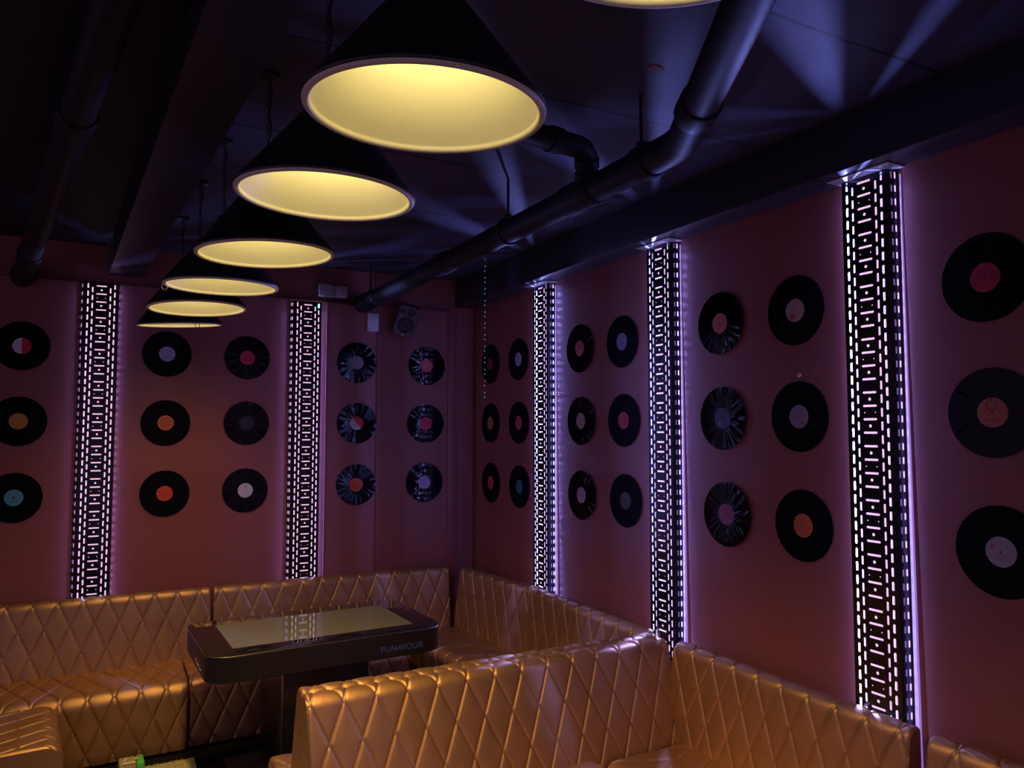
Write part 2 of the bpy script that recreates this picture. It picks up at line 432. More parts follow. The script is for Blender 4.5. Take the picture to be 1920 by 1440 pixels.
RECS = [
 ('B1a', 'b', -3.096, 2.115, (226, 224, 236), [('half', 0, (214, 34, 48)), ('lines', (120, 110, 125), (-.01, .0, .012))], 'flat', 'vinyl record with half white, half red label at the left edge'),
 ('B2a', 'b', -3.099, 1.650, (200, 150, 52), [('lines', (150, 105, 40), L3)], 'flat', 'vinyl record with mustard yellow label at the left edge'),
 ('B3a', 'b', -3.107, 1.184, (74, 158, 190), [('dot', 0, 0, .008, (30, 60, 80)), ('lines', (40, 100, 130), (-.022, .02))], 'flat', 'vinyl record with turquoise label at the left edge'),
 ('B1b', 'b', -2.278, 2.103, (176, 172, 200), [('lines', (90, 88, 110), L3)], 'flat', 'vinyl record with pale grey lilac label right of the left light column, top row'),
 ('B2b', 'b', -2.276, 1.644, (190, 92, 52), [('ring', 0, 0, .046, .044, (230, 150, 110)), ('lines', (140, 60, 36), L3)], 'flat', 'vinyl record with rust orange label and dashed rim, middle row of back wall'),
 ('B3b', 'b', -2.270, 1.178, (214, 70, 48), [('lines', (150, 36, 28), L3), ('dot', -.033, .012, .004, DK)], 'flat', 'vinyl record with bright orange red label, bottom row right of left light column'),
 ('B1c', 'b', -1.766, 2.101, (196, 38, 58), [('lines', (140, 22, 40), L3)], 'creased', 'creased shiny record with crimson label left of the back wall column with the sensor'),
 ('B2c', 'b', -1.763, 1.645, (22, 20, 34), [('ring', -.01, .0, .022, .019, (70, 70, 96))], 'creased', 'shiny record whose label is black too, middle row of back wall'),
 ('B3c', 'b', -1.762, 1.180, (196, 192, 204), [('dot', .006, .026, .005, (196, 90, 60)), ('dot', -.004, .022, .004, (196, 90, 60))], 'creased', 'creased shiny record with white label carrying a small orange mark'),
 ('B1d', 'b', -.983, 2.100, (148, 136, 148), [('lines', (90, 80, 92), (.014, .02)), ('dot', 0, 0, .004, (70, 50, 60))], 'wavy', 'wavy shiny record with grey label below the white motion sensor'),
 ('B2d', 'b', -.979, 1.648, (202, 190, 204), [('half', PI*.22, (200, 34, 50)), ('lines', (120, 100, 120), (-.016, -.022))], 'wavy', 'wavy record with label split diagonally red and white'),
 ('B3d', 'b', -.978, 1.193, (196, 82, 44), [('ring', -.031, -.002, .014, .010, (120, 40, 20)), ('lines', (150, 50, 26), (-.016, .0, .016))], 'wavy', 'wavy record with orange label and dark ring, bottom row beside the dark wall seam'),
 ('B1e', 'b', -.425, 2.100, (226, 98, 108), [('ring', -.012, .0, .014, .010, (236, 180, 190)), ('lines', (236, 170, 180), (-.02, .02))], 'left', 'half wavy record with coral label below the black speaker'),
 ('B2e', 'b', -.432, 1.648, (206, 60, 94), [('lines', (150, 36, 64), L3)], 'left', 'half wavy record with raspberry pink label in column under the speaker, middle row'),
 ('B3e', 'b', -.438, 1.193, (178, 166, 226), [('lines', (120, 108, 180), L3)], 'left', 'half wavy record with pale lavender label in column under the speaker, bottom row'),
 ('R1a', 'r', -.274, 2.110, (142, 40, 56), [('lines', (90, 24, 36), L3)], 'flat', 'record with dark red label behind the hanging teal string, top row'),
 ('R2a', 'r', -.279, 1.651, (172, 132, 66), [('dot', .0, .022, .008, (96, 70, 40)), ('lines', (110, 84, 44), (-.02,))], 'flat', 'record with mustard label nearest the corner on the right wall'),
 ('R3a', 'r', -.287, 1.194, (214, 72, 66), [('lines', (160, 44, 44), L3)], 'flat', 'record with orange red label nearest the corner on the right wall, bottom row'),
 ('R1b', 'r', -.733, 2.109, (190, 182, 226), [('dot', 0, .024, .007, (110, 104, 140)), ('lines', (140, 132, 176), (-.02, -.01))], 'flat', 'record with pale lavender label just left of the bluest light column, top row'),
 ('R2b', 'r', -.737, 1.650, (208, 78, 92), [('lines', (150, 48, 62), L3)], 'flat', 'record with coral red label just left of the bluest light column, middle row'),
 ('R3b', 'r', -.746, 1.193, (54, 122, 140), [('lines', (30, 84, 100), L3)], 'flat', 'record with dark teal label just left of the bluest light column'),
 ('R1c', 'r', -1.556, 2.108, (206, 108, 136), [('dot', .0, -.02, .009, (230, 170, 190)), ('lines', (160, 70, 100), (.018, .024))], 'wavy', 'wavy record with rose pink label right of the bluest light column'),
 ('R2c', 'r', -1.564, 1.653, (180, 166, 160), [('dot', .0, .0, .010, (196, 130, 120)), ('lines', (120, 150, 150), (-.022, -.014))], 'mild', 'record with pale beige label right of the bluest light column, middle row'),
 ('R3c', 'r', -1.566, 1.194, (180, 160, 214), [('lines', (140, 120, 180), (.014, .02)), ('dot', 0, 0, .004, DK)], 'mild', 'record with lilac label right of the bluest light column, bottom row'),
 ('R1d', 'r', -1.986, 2.106, (138, 134, 172), [('dot', .02, -.012, .006, (84, 80, 110))], 'flat', 'record with dull grey blue label left of the middle light column, top row'),
 ('R2d', 'r', -1.996, 1.651, (192, 40, 66), [('lines', (130, 22, 44), L3), ('dot', -.032, .026, .005, (220, 180, 190))], 'flat', 'record with crimson label left of the middle right wall column'),
 ('R3d', 'r', -2.008, 1.195, (62, 62, 52), [('lines', (96, 94, 80), (.018, .022))], 'flat', 'record with dark olive label above the divider sofa, bottom row'),
 ('R1e', 'r', -2.791, 2.110, (196, 122, 104), [('lines', (160, 92, 80), L3), ('dot', 0, 0, .0045, DK)], 'right', 'wavy record with salmon label right of the middle light column, top row'),
 ('R2e', 'r', -2.798, 1.651, (82, 88, 128), [('dot', -.016, -.022, .010, (128, 136, 180)), ('dot', .004, .0, .005, DK)], 'right', 'wavy record with slate blue label right of the middle light column'),
 ('R3e', 'r', -2.812, 1.196, (150, 84, 132), [('ring', .030, -.012, .010, .007, (70, 30, 70)), ('dot', 0, 0, .006, (70, 30, 70))], 'right', 'wavy record with mauve label right of the middle light column, bottom row'),
 ('R1f', 'r', -3.238, 2.111, (180, 148, 136), [('dot', -.014, -.026, .012, (150, 84, 88)), ('dot', 0, 0, .003, DK)], 'flat', 'record with beige label left of the largest light column, top row'),
 ('R2f', 'r', -3.246, 1.652, (142, 128, 148), [('dot', .018, -.028, .009, (170, 60, 80)), ('lines', (100, 88, 110), (.018, .025))], 'flat', 'record with grey label and red dot below the white wall chip'),
 ('R3f', 'r', -3.255, 1.191, (204, 100, 52), [('lines', (160, 70, 36), L3)], 'flat', 'record with plain orange label left of the largest light column, bottom row'),
 ('R1g', 'r', -4.043, 2.110, (178, 38, 62), [('ring', .030, .0, .009, .006, (90, 16, 34)), ('lines', (130, 24, 44), (.014, .02))], 'flat', 'large crimson labelled record at the upper right edge of the photo'),
 ('R2g', 'r', -4.050, 1.652, (184, 104, 80), [('ring', -.002, .026, .019, .014, (140, 74, 60)), ('lines', (140, 74, 60), (-.024, -.03))], 'left', 'record with salmon brown label and teal sheen at the right edge'),
 ('R3g', 'r', -4.060, 1.193, (160, 148, 158), [('dot', -.026, .016, .008, (188, 84, 84)), ('lines', (110, 100, 112), (-.012, -.02, -.026))], 'flat', 'record with greyish white label and red dot at the right edge, lowest'),
]
for r_ in RECS:
    record(*r_, off=.014 if r_[0] in ('R1c', 'R2c', 'R3c', 'R1e', 'R2e', 'R3e') else .005)
bm = bmesh.new(); bmesh.ops.create_icosphere(bm, subdivisions=2, radius=.010, matrix=Matrix.Diagonal((.25, 1, 1.1, 1)))
for v in bm.verts: v.co += Vector((random.Random(v.index).uniform(-.0004, .0004), random.Random(v.index+7).uniform(-.0018, .0018), random.Random(v.index+3).uniform(-.0018, .0018)))
tag(link('wall_filler_patch', bm_mesh('wall_filler_patch', bm, mat('filler', (.62, .5, .46), rough=.7)), None, (-.0015, -3.249, 1.830 + H)), 'tiny white chip on the right wall above the grey labelled record', 'wall chip')

bm = bmesh.new(); rnd0 = random.Random(5)
vs = [bm.verts.new(((.020 + .018*rnd0.random())*math.cos(q)*1.1, (.014 + .014*rnd0.random())*math.sin(q), 0)) for q in [2*PI*i/14 for i in range(14)]]
f = bm.faces.new(vs); r0 = bmesh.ops.extrude_face_region(bm, geom=[f]); bmesh.ops.translate(bm, verts=[v for v in r0['geom'] if isinstance(v, bmesh.types.BMVert)], vec=(0, 0, -.003))
tag(link('ceiling_patch', bm_mesh('ceiling_patch', bm, mat('bare_plaster', (.30, .17, .09), rough=.8)), None, (-1.029, -3.578, CZ)), 'small brown bare patch on the ceiling beside the big pipe bend', 'paint chip')

# ------------------------------------------------------------------ pendant lamps
def make_pendant(label):
    t = thing('pendant_lamp', label, 'pendant lamp', (0, 0, 0), 0, 'conical pendant lamps hanging in a row')
    R, rt, hh = .225, .034, .248
    bm = bmesh.new(); lathe(bm, [(R, .0), (R + .0015, .004), (rt + .0015, hh), (rt*.9, hh + .006), (0, hh + .006)], 96)
    link('shade', bm_mesh('shade', bm, mat('shade_black', (.012, .011, .011), rough=.42), smooth=True, angle=50), t)
    bm = bmesh.new()
    prof = [(R - .0075 + .0078*math.cos(a), .0078*math.sin(a)) for a in [-.2 - i*.33 for i in range(11)]] + [(R - .0165, .006)]
    prof += [(R - .0165 + (.036 - R + .0165)*k/14, .006 + (hh - .012)*k/14) for k in range(1, 15)] + [(0, hh - .004)]
    lathe(bm, prof, 96)
    i = link('reflector', bm_mesh('reflector', bm, enamel, smooth=True, angle=60), t); i['label'] = 'cream enamel inside with rolled rim'
    bm = bmesh.new(); lathe(bm, [(.017, hh - .01), (.017, hh - .045), (.0, hh - .046)], 24)
    link('lamp_holder', bm_mesh('lamp_holder', bm, rubber, smooth=True, angle=40), t)
    bm = bmesh.new(); lathe(bm, [(.012, hh - .044), (.014, hh - .055), (.028, hh - .078), (.030, hh - .092), (.024, hh - .108), (.012, hh - .119), (0, hh - .122)], 32)
    link('bulb', bm_mesh('bulb', bm, bulb_m, smooth=True), t)
    bm = bmesh.new(); lathe(bm, [(.024, hh + .005), (.024, hh + .035), (.012, hh + .050), (0, hh + .050)], 24)
    link('top_cap', bm_mesh('top_cap', bm, MATS['shade_black'], smooth=True, angle=40), t)
    return t, hh
def pendant_chain(t, hh, length):
    bm = bmesh.new(); z = hh + .048; k = 0
    while z < length - .012:
        ring = [Vector((.0055*math.cos(a) if k % 2 else 0, .0055*math.cos(a) if not k % 2 else 0, z + .011 + .011*math.sin(a))) for a in [2*PI*i/10 for i in range(11)]]
        tube(bm, ring, .0014, 6, cap=False); z += .0185; k += 1
    link('chain', bm_mesh('chain', bm, black_paint, smooth=True), t)
    bm = bmesh.new()
    tube(bm, [(.006 + .004*math.sin(i*1.3), .004*math.cos(i*1.7), hh + .05 + (length - hh - .05)*i/14) for i in range(15)], .0028, 8)
    link('cable', bm_mesh('cable', bm, rubber, smooth=True), t)
    bm = bmesh.new(); lathe(bm, [(0, length), (.035, length), (.035, length - .012), (.012, length - .022), (0, length - .022)], 24)
    link('ceiling_rose', bm_mesh('ceiling_rose', bm, black_paint, smooth=True, angle=40), t)
proto, hh = make_pendant('')
LAMPS = [((-2.064, -4.909, 2.187), (0, 0), 'pendant lamp cut off at the top edge of the photo'),
 ((-2.105, -4.234, 2.187), (.004, -.048), 'largest black cone pendant lamp with cream inside, nearest of the row'),
 ((-2.136, -3.621, 2.192), (.020, -.027), 'second largest pendant lamp in the row, counted from the camera'),
 ((-2.161, -2.924, 2.185), (-.038, -.004), 'third largest cone pendant lamp, clear of the one in front'),
 ((-2.214, -2.226, 2.189), (-.002, -.022), 'fourth pendant lamp, with a small ring hanging at its left rim'),
 ((-2.247, -1.608, 2.184), (-.032, .023), 'second to last pendant lamp of the row, between two others'),
 ((-2.271, -.899, 2.191), (-.061, -.070), 'farthest pendant lamp, seen edge on above the back wall records')]
for k, (c, n, lab) in enumerate(LAMPS):
    t = proto if k == 0 else copy_tree(proto, (0, 0, 0), 0)
    t['label'] = lab
    t.location = (c[0], c[1], c[2] + H)
    for ch in t.children:
        q = Vector((0, 0, 1)).rotation_difference(Vector((n[0], n[1], 1)).normalized()); ch.rotation_mode = 'QUATERNION'; ch.rotation_quaternion = q
    nv = Vector((n[0], n[1], 1)).normalized()
    LAMPS[k] = (t, c, nv)
for k, (t, c, nv) in enumerate(LAMPS):
    pendant_chain(t, hh, 2.805 - c[2])
    for kind, en in (('SPOT', LAMP_W), ('POINT', GLOW_W)):
        ld = bpy.data.lights.new('bulb_light', kind); ld.energy = en*((1, 1, 2.1, 2.2, 1.0, .65, .75)[k] if kind == 'SPOT' else (1, .82, 1, 1, 1, 1, 1)[k]); ld.color = (1.0, .61, .16) if kind == 'SPOT' else (1.0, .87, .42); ld.shadow_soft_size = .028
        if kind == 'SPOT': ld.spot_size = math.radians(126); ld.spot_blend = 1.0
        lo = bpy.data.objects.new('bulb_light', ld); COL.objects.link(lo); lo.parent = t; lo.location = nv*(hh - .155)
        lo.rotation_mode = 'QUATERNION'; lo.rotation_quaternion = Vector((0, 0, 1)).rotation_difference(nv)
for k, a in ((4, 3.3), (6, 5.05)):
    t, c, nv = LAMPS[k]; bm = bmesh.new()
    p0 = Vector((.22*math.cos(a), .22*math.sin(a), -.014))
    tube(bm, [p0 + Vector((.010*math.cos(q), 0, .014*math.sin(q) - .012)) for q in [2*PI*i/16 for i in range(17)]], .0018, 6, cap=False)
    l = link('hook_ring', bm_mesh('hook_ring', bm, mat('pale_brass', (.75, .6, .3), rough=.35, metal=.6) if k == 4 else black_paint, smooth=True), t)

# ------------------------------------------------------------------ pipes
def cyl_between(bm, a, b, r, n=24): tube(bm, [a, b], r, n)
def pipe_thing(label, path, r, couplings, hangers, name='drain_pipe'):
    t = thing(name, label, 'pipe', (0, 0, 0), 0, 'dark painted drain pipes under the ceiling')
    bm = bmesh.new(); tube(bm, path, r, 28); link('pipe', bm_mesh('pipe', bm, pipe_m, smooth=True, angle=50), t)
    for a, d, l, f in couplings:
        a, d = Vector(a), Vector(d).normalized(); bm = bmesh.new()
        tube(bm, [a - d*l/2, a - d*(l/2 - .008), a + d*(l/2 - .008), a + d*l/2], [r*(f-.05), r*f, r*f, r*(f-.05)], 28)
        link('coupling', bm_mesh('coupling', bm, pipe_m, smooth=True, angle=40), t)
    for x, y, z in hangers:
        bm = bmesh.new(); cyl_between(bm, (x, y, z), (x, y, CZ), .006, 10)
        ring = [(x + (r + .004)*math.cos(q), y, z - r - .004 + (r + .004)*math.sin(q) + .004) for q in [2*PI*i/28 for i in range(29)]]
        tube(bm, ring, .006, 8, cap=False); box(bm, x - .012, x + .012, y - .012, y + .012, z - .002, z + .03)
        link('hanger', bm_mesh('hanger', bm, black_paint, smooth=True, angle=40), t)
    return t
zp = 2.545 + H; xp = -.945; r = .056
b0, b1, b2 = (xp, -3.52, zp), (-1.03, -3.74, zp), (-1.40, -4.36, zp)
main = [(xp, .04, zp), (xp, -3.3, zp)] + arc_pts((xp, -3.2, zp), (xp - .01, -3.62, zp), (-1.40, -4.36, zp), .28, 8) + [(-1.75, -4.95, zp)]
ux = (-.47, -.88, 0)
t = pipe_thing('large black pipe along the right side of the ceiling, bending toward the camera', main, r,
  [((xp, -.06, zp), (0, 1, 0), .20, 1.22), ((xp, -.30, zp), (0, 1, 0), .04, 1.14), ((xp, -1.60, zp), (0, 1, 0), .10, 1.12), ((xp, -3.0, zp), (0, 1, 0), .22, 1.14), ((xp-.005, -3.42, zp), (0, 1, 0), .08, 1.14), ((-1.10, -3.86, zp), ux, .10, 1.14)],
  [(xp, -.20, zp + r), (xp, -2.36, zp + r), (xp, -3.39, zp + r)])
bz = 2.685 + H; br = .043
bp = [(-1.95, -3.25, bz)] + arc_pts((-1.95, -3.25, bz), (-1.00, -3.12, bz), (-.93, -3.02, zp + .01), .075, 8) + [(-.937, -3.03, zp + .01)]
bm = bmesh.new(); tube(bm, bp, br, 24); link('branch_pipe', bm_mesh('branch_pipe', bm, pipe_m, smooth=True, angle=50), t)
for a, d, l in (((-1.16, -3.142, bz), (.99, .137, 0), .05), ((-.985, -3.098, bz - .045), (.35, .5, -.75), .035), ((-.965, -3.07, bz - .085), (.35, .5, -.75), .03)):
    a, d = Vector(a), Vector(d).normalized(); bm = bmesh.new(); tube(bm, [a - d*l/2, a + d*l/2], br*1.14, 24)
    link('coupling', bm_mesh('coupling', bm, pipe_m, smooth=True, angle=40), t)
pa, pb = Vector((-3.115, .04, 2.545 + H)), Vector((-2.60, -3.5, 2.735 + H)); d = pb - pa; u = d.normalized()
pipe_thing('black pipe along the upper left, entering the back wall by the left edge', [pa, pb], .056,
  [(pa + u*.09, u, .14, 1.2), (pa + u*.62, u, .10, 1.14), (pa + u*2.6, u, .12, 1.16)], [])

# ------------------------------------------------------------------ devices on the back wall
t = thing('wall_speaker', 'small black tilted speaker on the back wall beside the corner', 'speaker', (-.625, -.005, 2.435 + H))
M = Matrix.Translation((0, -.075, 0)) @ Matrix.Rotation(.30, 4, 'X') @ Matrix.Rotation(-.30, 4, 'Z') @ Matrix.Rotation(.19, 4, 'Y')
sp_body = mat('speaker_body', (.045, .045, .055), rough=.45); sp_face = mat('speaker_front', (.10, .10, .135), rough=.5); sp_cone = mat('speaker_grille', (.02, .02, .026), rough=.6)
bm = bmesh.new(); box(bm, -.082, .082, -.048, .065, -.125, .125, bev=.034, seg=5)
for v in bm.verts:
    if v.co.y > .03: v.co.x *= .8; v.co.z *= .88
bm.transform(M); link('cabinet', bm_mesh('cabinet', bm, sp_body, smooth=True, angle=40), t)
bm = bmesh.new(); slab(bm, [(.150, .234, .030, -.045), (.150, .234, .030, -.052), (.142, .226, .027, -.0565)]); bm.transform(M @ Matrix(((1, 0, 0, 0), (0, 0, 1, 0), (0, 1, 0, 0), (0, 0, 0, 1))))
fr_ = link('front_baffle', bm_mesh('front_baffle', bm, sp_face, smooth=True, angle=40), t)
for nm, cx, cz, rr_ in (('woofer', 0, -.030, .058), ('tweeter', .018, .070, .026), ('bass_port', -.048, .070, .015)):
    bm = bmesh.new(); lathe(bm, [(0, .001), (rr_*.3, .004), (rr_*.5, .000), (rr_*.92, .004), (rr_, .007), (rr_*1.06, .003), (rr_*1.06, -.004)], 40)
    bm.transform(M @ Matrix.Translation((cx, -.056, cz)) @ Matrix.Rotation(PI/2, 4, 'X')); link(nm, bm_mesh(nm, bm, sp_cone, smooth=True), fr_)
bm = bmesh.new(); box(bm, -.013, .013, -.0590, -.055, -.104, -.098); box(bm, -.012, .012, -.0590, -.055, -.114, -.1075); bm.transform(M)
link('badge', bm_mesh('badge', bm, steel), fr_)
bm = bmesh.new(); tube(bm, [(0, .004, 0), (0, -.03, 0), tuple(M @ Vector((0, .05, 0)))], .014, 14); box(bm, -.03, .03, -.004, .005, -.04, .04, bev=.002)
link('bracket', bm_mesh('bracket', bm, rubber, smooth=True, angle=40), t)
t = thing('motion_sensor', 'white motion sensor on the back wall left of the speaker', 'sensor', (-.868, 0, 2.409 + H))
bm = bmesh.new(); box(bm, -.040, .040, -.042, .0, -.069, .069, bev=.012, seg=4); link('housing', bm_mesh('housing', bm, white_pl, smooth=True, angle=40), t)
bm = bmesh.new(); box(bm, -.030, .030, -.046, -.04, -.002, .052, bev=.004, seg=3); l = link('lens_window', bm_mesh('lens_window', bm, mat('lens_plastic', (.50, .50, .53), rough=.3), smooth=True, angle=40), t)
bm = bmesh.new(); lathe(bm, [(.004, 0), (.004, .003), (0, .003)], 12); bm.transform(Matrix.Translation((-.034, -.041, -.048)) @ Matrix.Rotation(PI/2, 4, 'X')); link('indicator', bm_mesh('indicator', bm, rubber), t)
for x, wd, hh_, lab, dpt in ((-1.213, .125, .086, 'larger grey junction box above the back wall light column, left of the pair', .07), (-1.107, .082, .080, 'smaller grey junction box, right of the pair above the wall ledge', .055)):
    t = thing('junction_box', lab, 'junction box', (x, .05, 2.622 + H), 0, 'grey junction boxes on the back wall')
    bm = bmesh.new(); box(bm, -wd/2, wd/2, -dpt, 0, -hh_/2, hh_/2, bev=.006, seg=3); link('housing', bm_mesh('housing', bm, grey_pl, smooth=True, angle=40), t)
    bm = bmesh.new(); box(bm, -wd/2 - .004, -wd/2 + wd*(.72 if wd > .1 else 1) + .003, -dpt - .014, -dpt, -hh_/2 - .004, hh_/2 + .003, bev=.005, seg=3)
    l = link('lid', bm_mesh('lid', bm, mat('lid_plastic', (.46, .47, .52), rough=.35), smooth=True, angle=40), t)
t = thing('wall_cable', 'dark cables along the ledge between junction boxes and pipe end', 'cable', (0, 0, 0))
for k, dz in enumerate((.0, .012, -.010)):
    bm = bmesh.new(); tube(bm, [(-1.235 + i*.026, -.006 - .002*k, 2.552 + dz + .004*math.sin(i*.9 + k) - (.002*i if k == 2 else 0) + H) for i in range(11)], .004, 8)
    link('strand', bm_mesh('strand', bm, mat('cable_maroon', (.05, .02, .022), rough=.5), smooth=True), t)
bm = bmesh.new(); tube(bm, [(-.880, -.012, 2.515 + H), (-.855, -.014, 2.500 + H), (-.83, -.014, 2.478 + H), (-.79, -.013, 2.468 + H), (-.74, -.013, 2.470 + H), (-.66, -.02, 2.45 + H)], .0028, 8)
tag(link('speaker_wire', bm_mesh('speaker_wire', bm, mat('pale_wire', (.30, .20, .18), rough=.5), smooth=True)), 'thin pale wire running from the pipe end to the speaker', 'wire')

# ------------------------------------------------------------------ hanging fairy string
t = thing('bead_string', 'vertical string of tiny teal lights in front of the corner records', 'fairy lights', (-.700, -1.60, 0))
bm = bmesh.new(); tube(bm, [(0, 0, 1.775 + H), (.003, 0, 2.3 + H), (0, 0, CZ)], .0008, 6); link('thread', bm_mesh('thread', bm, rubber), t)
bm = bmesh.new(); bmesh.ops.create_icosphere(bm, subdivisions=2, radius=.0034, matrix=Matrix.Diagonal((.8, .8, 1.3, 1)))
bme = bm_mesh('bead', bm, teal_m, smooth=True); z = 1.785 + H; k = 0
while z < CZ - .02:
    link('bead', bme, t, (.001 if k % 2 else -.001, -.004, z)); z += .026 if k % 2 == 0 else .041; k += 1

# ------------------------------------------------------------------ quilted banquette
def rounded(pts, rad):
    out = [Vector(pts[0])]
    for i in range(1, len(pts)-1):
        out += [Vector(q) for q in arc_pts((*pts[i-1], 0), (*pts[i], 0), (*pts[i+1], 0), rad[i-1], 10)]
    out.append(Vector(pts[-1]))
    return [(p[0], p[1]) for p in out]
def resample(pts, step):
    P_ = np.array(pts, float); s = np.concatenate([[0], np.cumsum(np.linalg.norm(np.diff(P_, axis=0), axis=1))])
    n = max(2, int(round(s[-1]/step)) + 1); q = np.linspace(0, s[-1], n)
    return np.stack([np.interp(q, s, P_[:, 0]), np.interp(q, s, P_[:, 1])], 1), q
QW, QH = .133, .30
def quilt(name, pts, rad, length, parent, close, t0=.01, u0=0., depth=.0115, step=.0046, mat_=None, ends=(True, True)):
    """profile pts in (y, z), extruded along local x from 0 to length, quilted into diamonds"""
    pr, t = resample(rounded(pts, rad), step); nu = max(2, int(length/step) + 1); u = np.linspace(0, length, nu)
    tan = np.gradient(pr, axis=0); tan /= np.linalg.norm(tan, axis=1)[:, None]
    nor = np.stack([-tan[:, 1], tan[:, 0]], 1)
    cen = pr.mean(0)
    if ((pr - cen)*nor).sum() < 0: nor = -nor
    T, U = np.meshgrid(t, u, indexing='ij')
    a = (U + u0)/QW + (T - t0)/QH; b_ = (U + u0)/QW - (T - t0)/QH
    da = np.abs(a - np.round(a)); db = np.abs(b_ - np.round(b_)); e = np.minimum(da, db)
    hgt = depth*(1 - np.exp(-e/.026))*.8 + depth*.2*np.minimum(1, e/.5*1.6)
    edge = np.minimum(U, length - U); fade = np.clip(edge/.014, 0, 1); fade = np.sqrt(fade*(2 - fade))
    hgt = (hgt - depth)*1.0*np.clip(edge/.004, 0, 1) + depth*fade
    Y = pr[:, 0][:, None] + nor[:, 0][:, None]*hgt; Z = pr[:, 1][:, None] + nor[:, 1][:, None]*hgt
    nt_ = len(t); V = np.stack([U, Y, Z], -1).reshape(-1, 3)
    idx = np.arange(nt_*nu).reshape(nt_, nu)
    F = np.stack([idx[:-1, :-1], idx[:-1, 1:], idx[1:, 1:], idx[1:, :-1]], -1).reshape(-1, 4)
    V = [tuple(v) for v in V]; F = [tuple(f) for f in F]
    for k, x in ((0, 0.0), (1, length)):                       # flat end panels
        if not ends[k]: continue
        i0 = len(V); ring = [(x, Y[i, 0 if k == 0 else -1], Z[i, 0 if k == 0 else -1]) for i in range(nt_)] + [(x, q[0], q[1]) for q in close]
        V += ring; c = (x, float(np.mean([p[1] for p in ring])), float(np.mean([p[2] for p in ring]))); V.append(c)
        n = len(ring)
        F += [(i0+i, i0+(i+1) % n, i0+n) for i in range(n)]
    me = bpy.data.meshes.new(name); me.from_pydata(V, [], [tuple(int(i) for i in f) for f in F]); me.materials.append(mat_ or leather)
    sm = np.ones(len(me.polygons), bool); sm[(nt_-1)*(nu-1):] = False; me.polygons.foreach_set('use_smooth', sm); me.update()
    bm = bmesh.new(); bm.from_mesh(me); bmesh.ops.recalc_face_normals(bm, faces=bm.faces); bm.to_mesh(me); bm.free()
    return link(name, me, parent)
SZ = .118 + H; BT = .555 + H
def bench(label, loc, rotz, length, seat=(0., None), back=True, seat_d=.65, u0=0., seat_u=0., back_t=.113, back_b=.175, sz=SZ, gap=0):
    """local x along the wall, back toward +y (wall plane y = 0)"""
    t = thing('banquette', label, 'banquette sofa', loc, rotz, 'quilted bronze banquette sections')
    if back:
        quilt('backrest', [(-back_b, sz - .03), (-back_t, BT - .006), (-.060, BT - .006), (-.060, BT - .12)], [.042, .015], length, t, [(-.060, sz - .03)], u0=u0)
    a, b_ = seat[0], seat[1] if seat[1] is not None else length
    o = quilt('seat', [(-seat_d, .02), (-seat_d, sz), (-back_b + .03, sz)], [.065], b_ - a, t, [(-back_b + .03, .02)], t0=.05, u0=seat_u)
    o.location = (a, 0, 0)
    bm = bmesh.new(); box(bm, a + .01, b_ - .01, -seat_d + .03, -back_b + .03, 0, .03)
    link('plinth', bm_mesh('plinth', bm, black_paint), t)
    return t
# back wall, left and right sections
bench('bronze quilted banquette section under the left light column on the back wall', (-3.95, 0, 0), 0, 1.967, seat=(0, 1.797), u0=.03, seat_u=.05)
bench('bronze quilted banquette section on the back wall behind the black table', (-1.966, 0, 0), 0, 1.69, seat=(-.178, 1.19), seat_d=.62, u0=.02)
# right wall: from the corner to the divider (local x runs toward the camera -> rot -90)
bench('short angled banquette section in the room corner, right of the back section', (-.105, -.19, 0), -PI/2 + .118, .915, seat=(0.02, .83), seat_d=.56, u0=.02)
bench('banquette section on the right wall between corner section and divider sofa', (-.012, -1.135, 0), -PI/2, 1.19, seat=(0, .80), seat_d=.68, u0=.05)
bench('near banquette section on the right wall, from the divider to the dark gap', (-.012, -2.555, 0), -PI/2, 1.245, seat_d=.62, u0=.06, seat=(.12, None))
bench('banquette section at the lower right corner of the photo, past the dark gap', (-.012, -3.862, 0), -PI/2, 1.1, seat_d=.62, u0=.10)
# divider: one double sided back with a seat on each side
t = thing('banquette', 'brightly lit bronze divider sofa standing out from the right wall, nearest the camera', 'banquette sofa', (-1.905, -2.43, 0), 0, 'quilted bronze banquette sections')
quilt('backrest', [(-.215, SZ - .03), (-.078, BT - .006), (-.001, BT - .006), (-.001, BT - .10)], [.045, .024], 1.775, t, [(-.001, SZ - .03)], t0=.01, u0=.055, step=.0045)
quilt('backrest', [(.205, SZ - .03), (.078, BT - .004), (.001, BT - .004), (.001, BT - .10)], [.045, .024], 1.775, t, [(.001, SZ - .03)], t0=.01, u0=.0, step=.0065)
o = quilt('seat', [(-.69, .02), (-.69, SZ), (-.19, SZ)], [.065], 1.25, t, [(-.19, .02)], t0=.05, u0=.02); o.location = (.0, 0, 0)
o = quilt('seat', [(.55, .02), (.55, SZ), (.17, SZ)], [.065], 1.15, t, [(.17, .02)], t0=.05, u0=.02); o.location = (-.02, 0, 0)
# seat block in the left foreground, its back end against the back wall bench
t = thing('banquette', 'low bronze bench end at the lower left corner of the photo', 'banquette sofa', (-2.815, -.70, 0), -PI/2 + .088, 'quilted bronze banquette sections')
quilt('seat', [(.0, .02), (.0, SZ), (-.62, SZ)], [.07], .62, t, [(-.62, .02)], t0=.05, u0=.04)

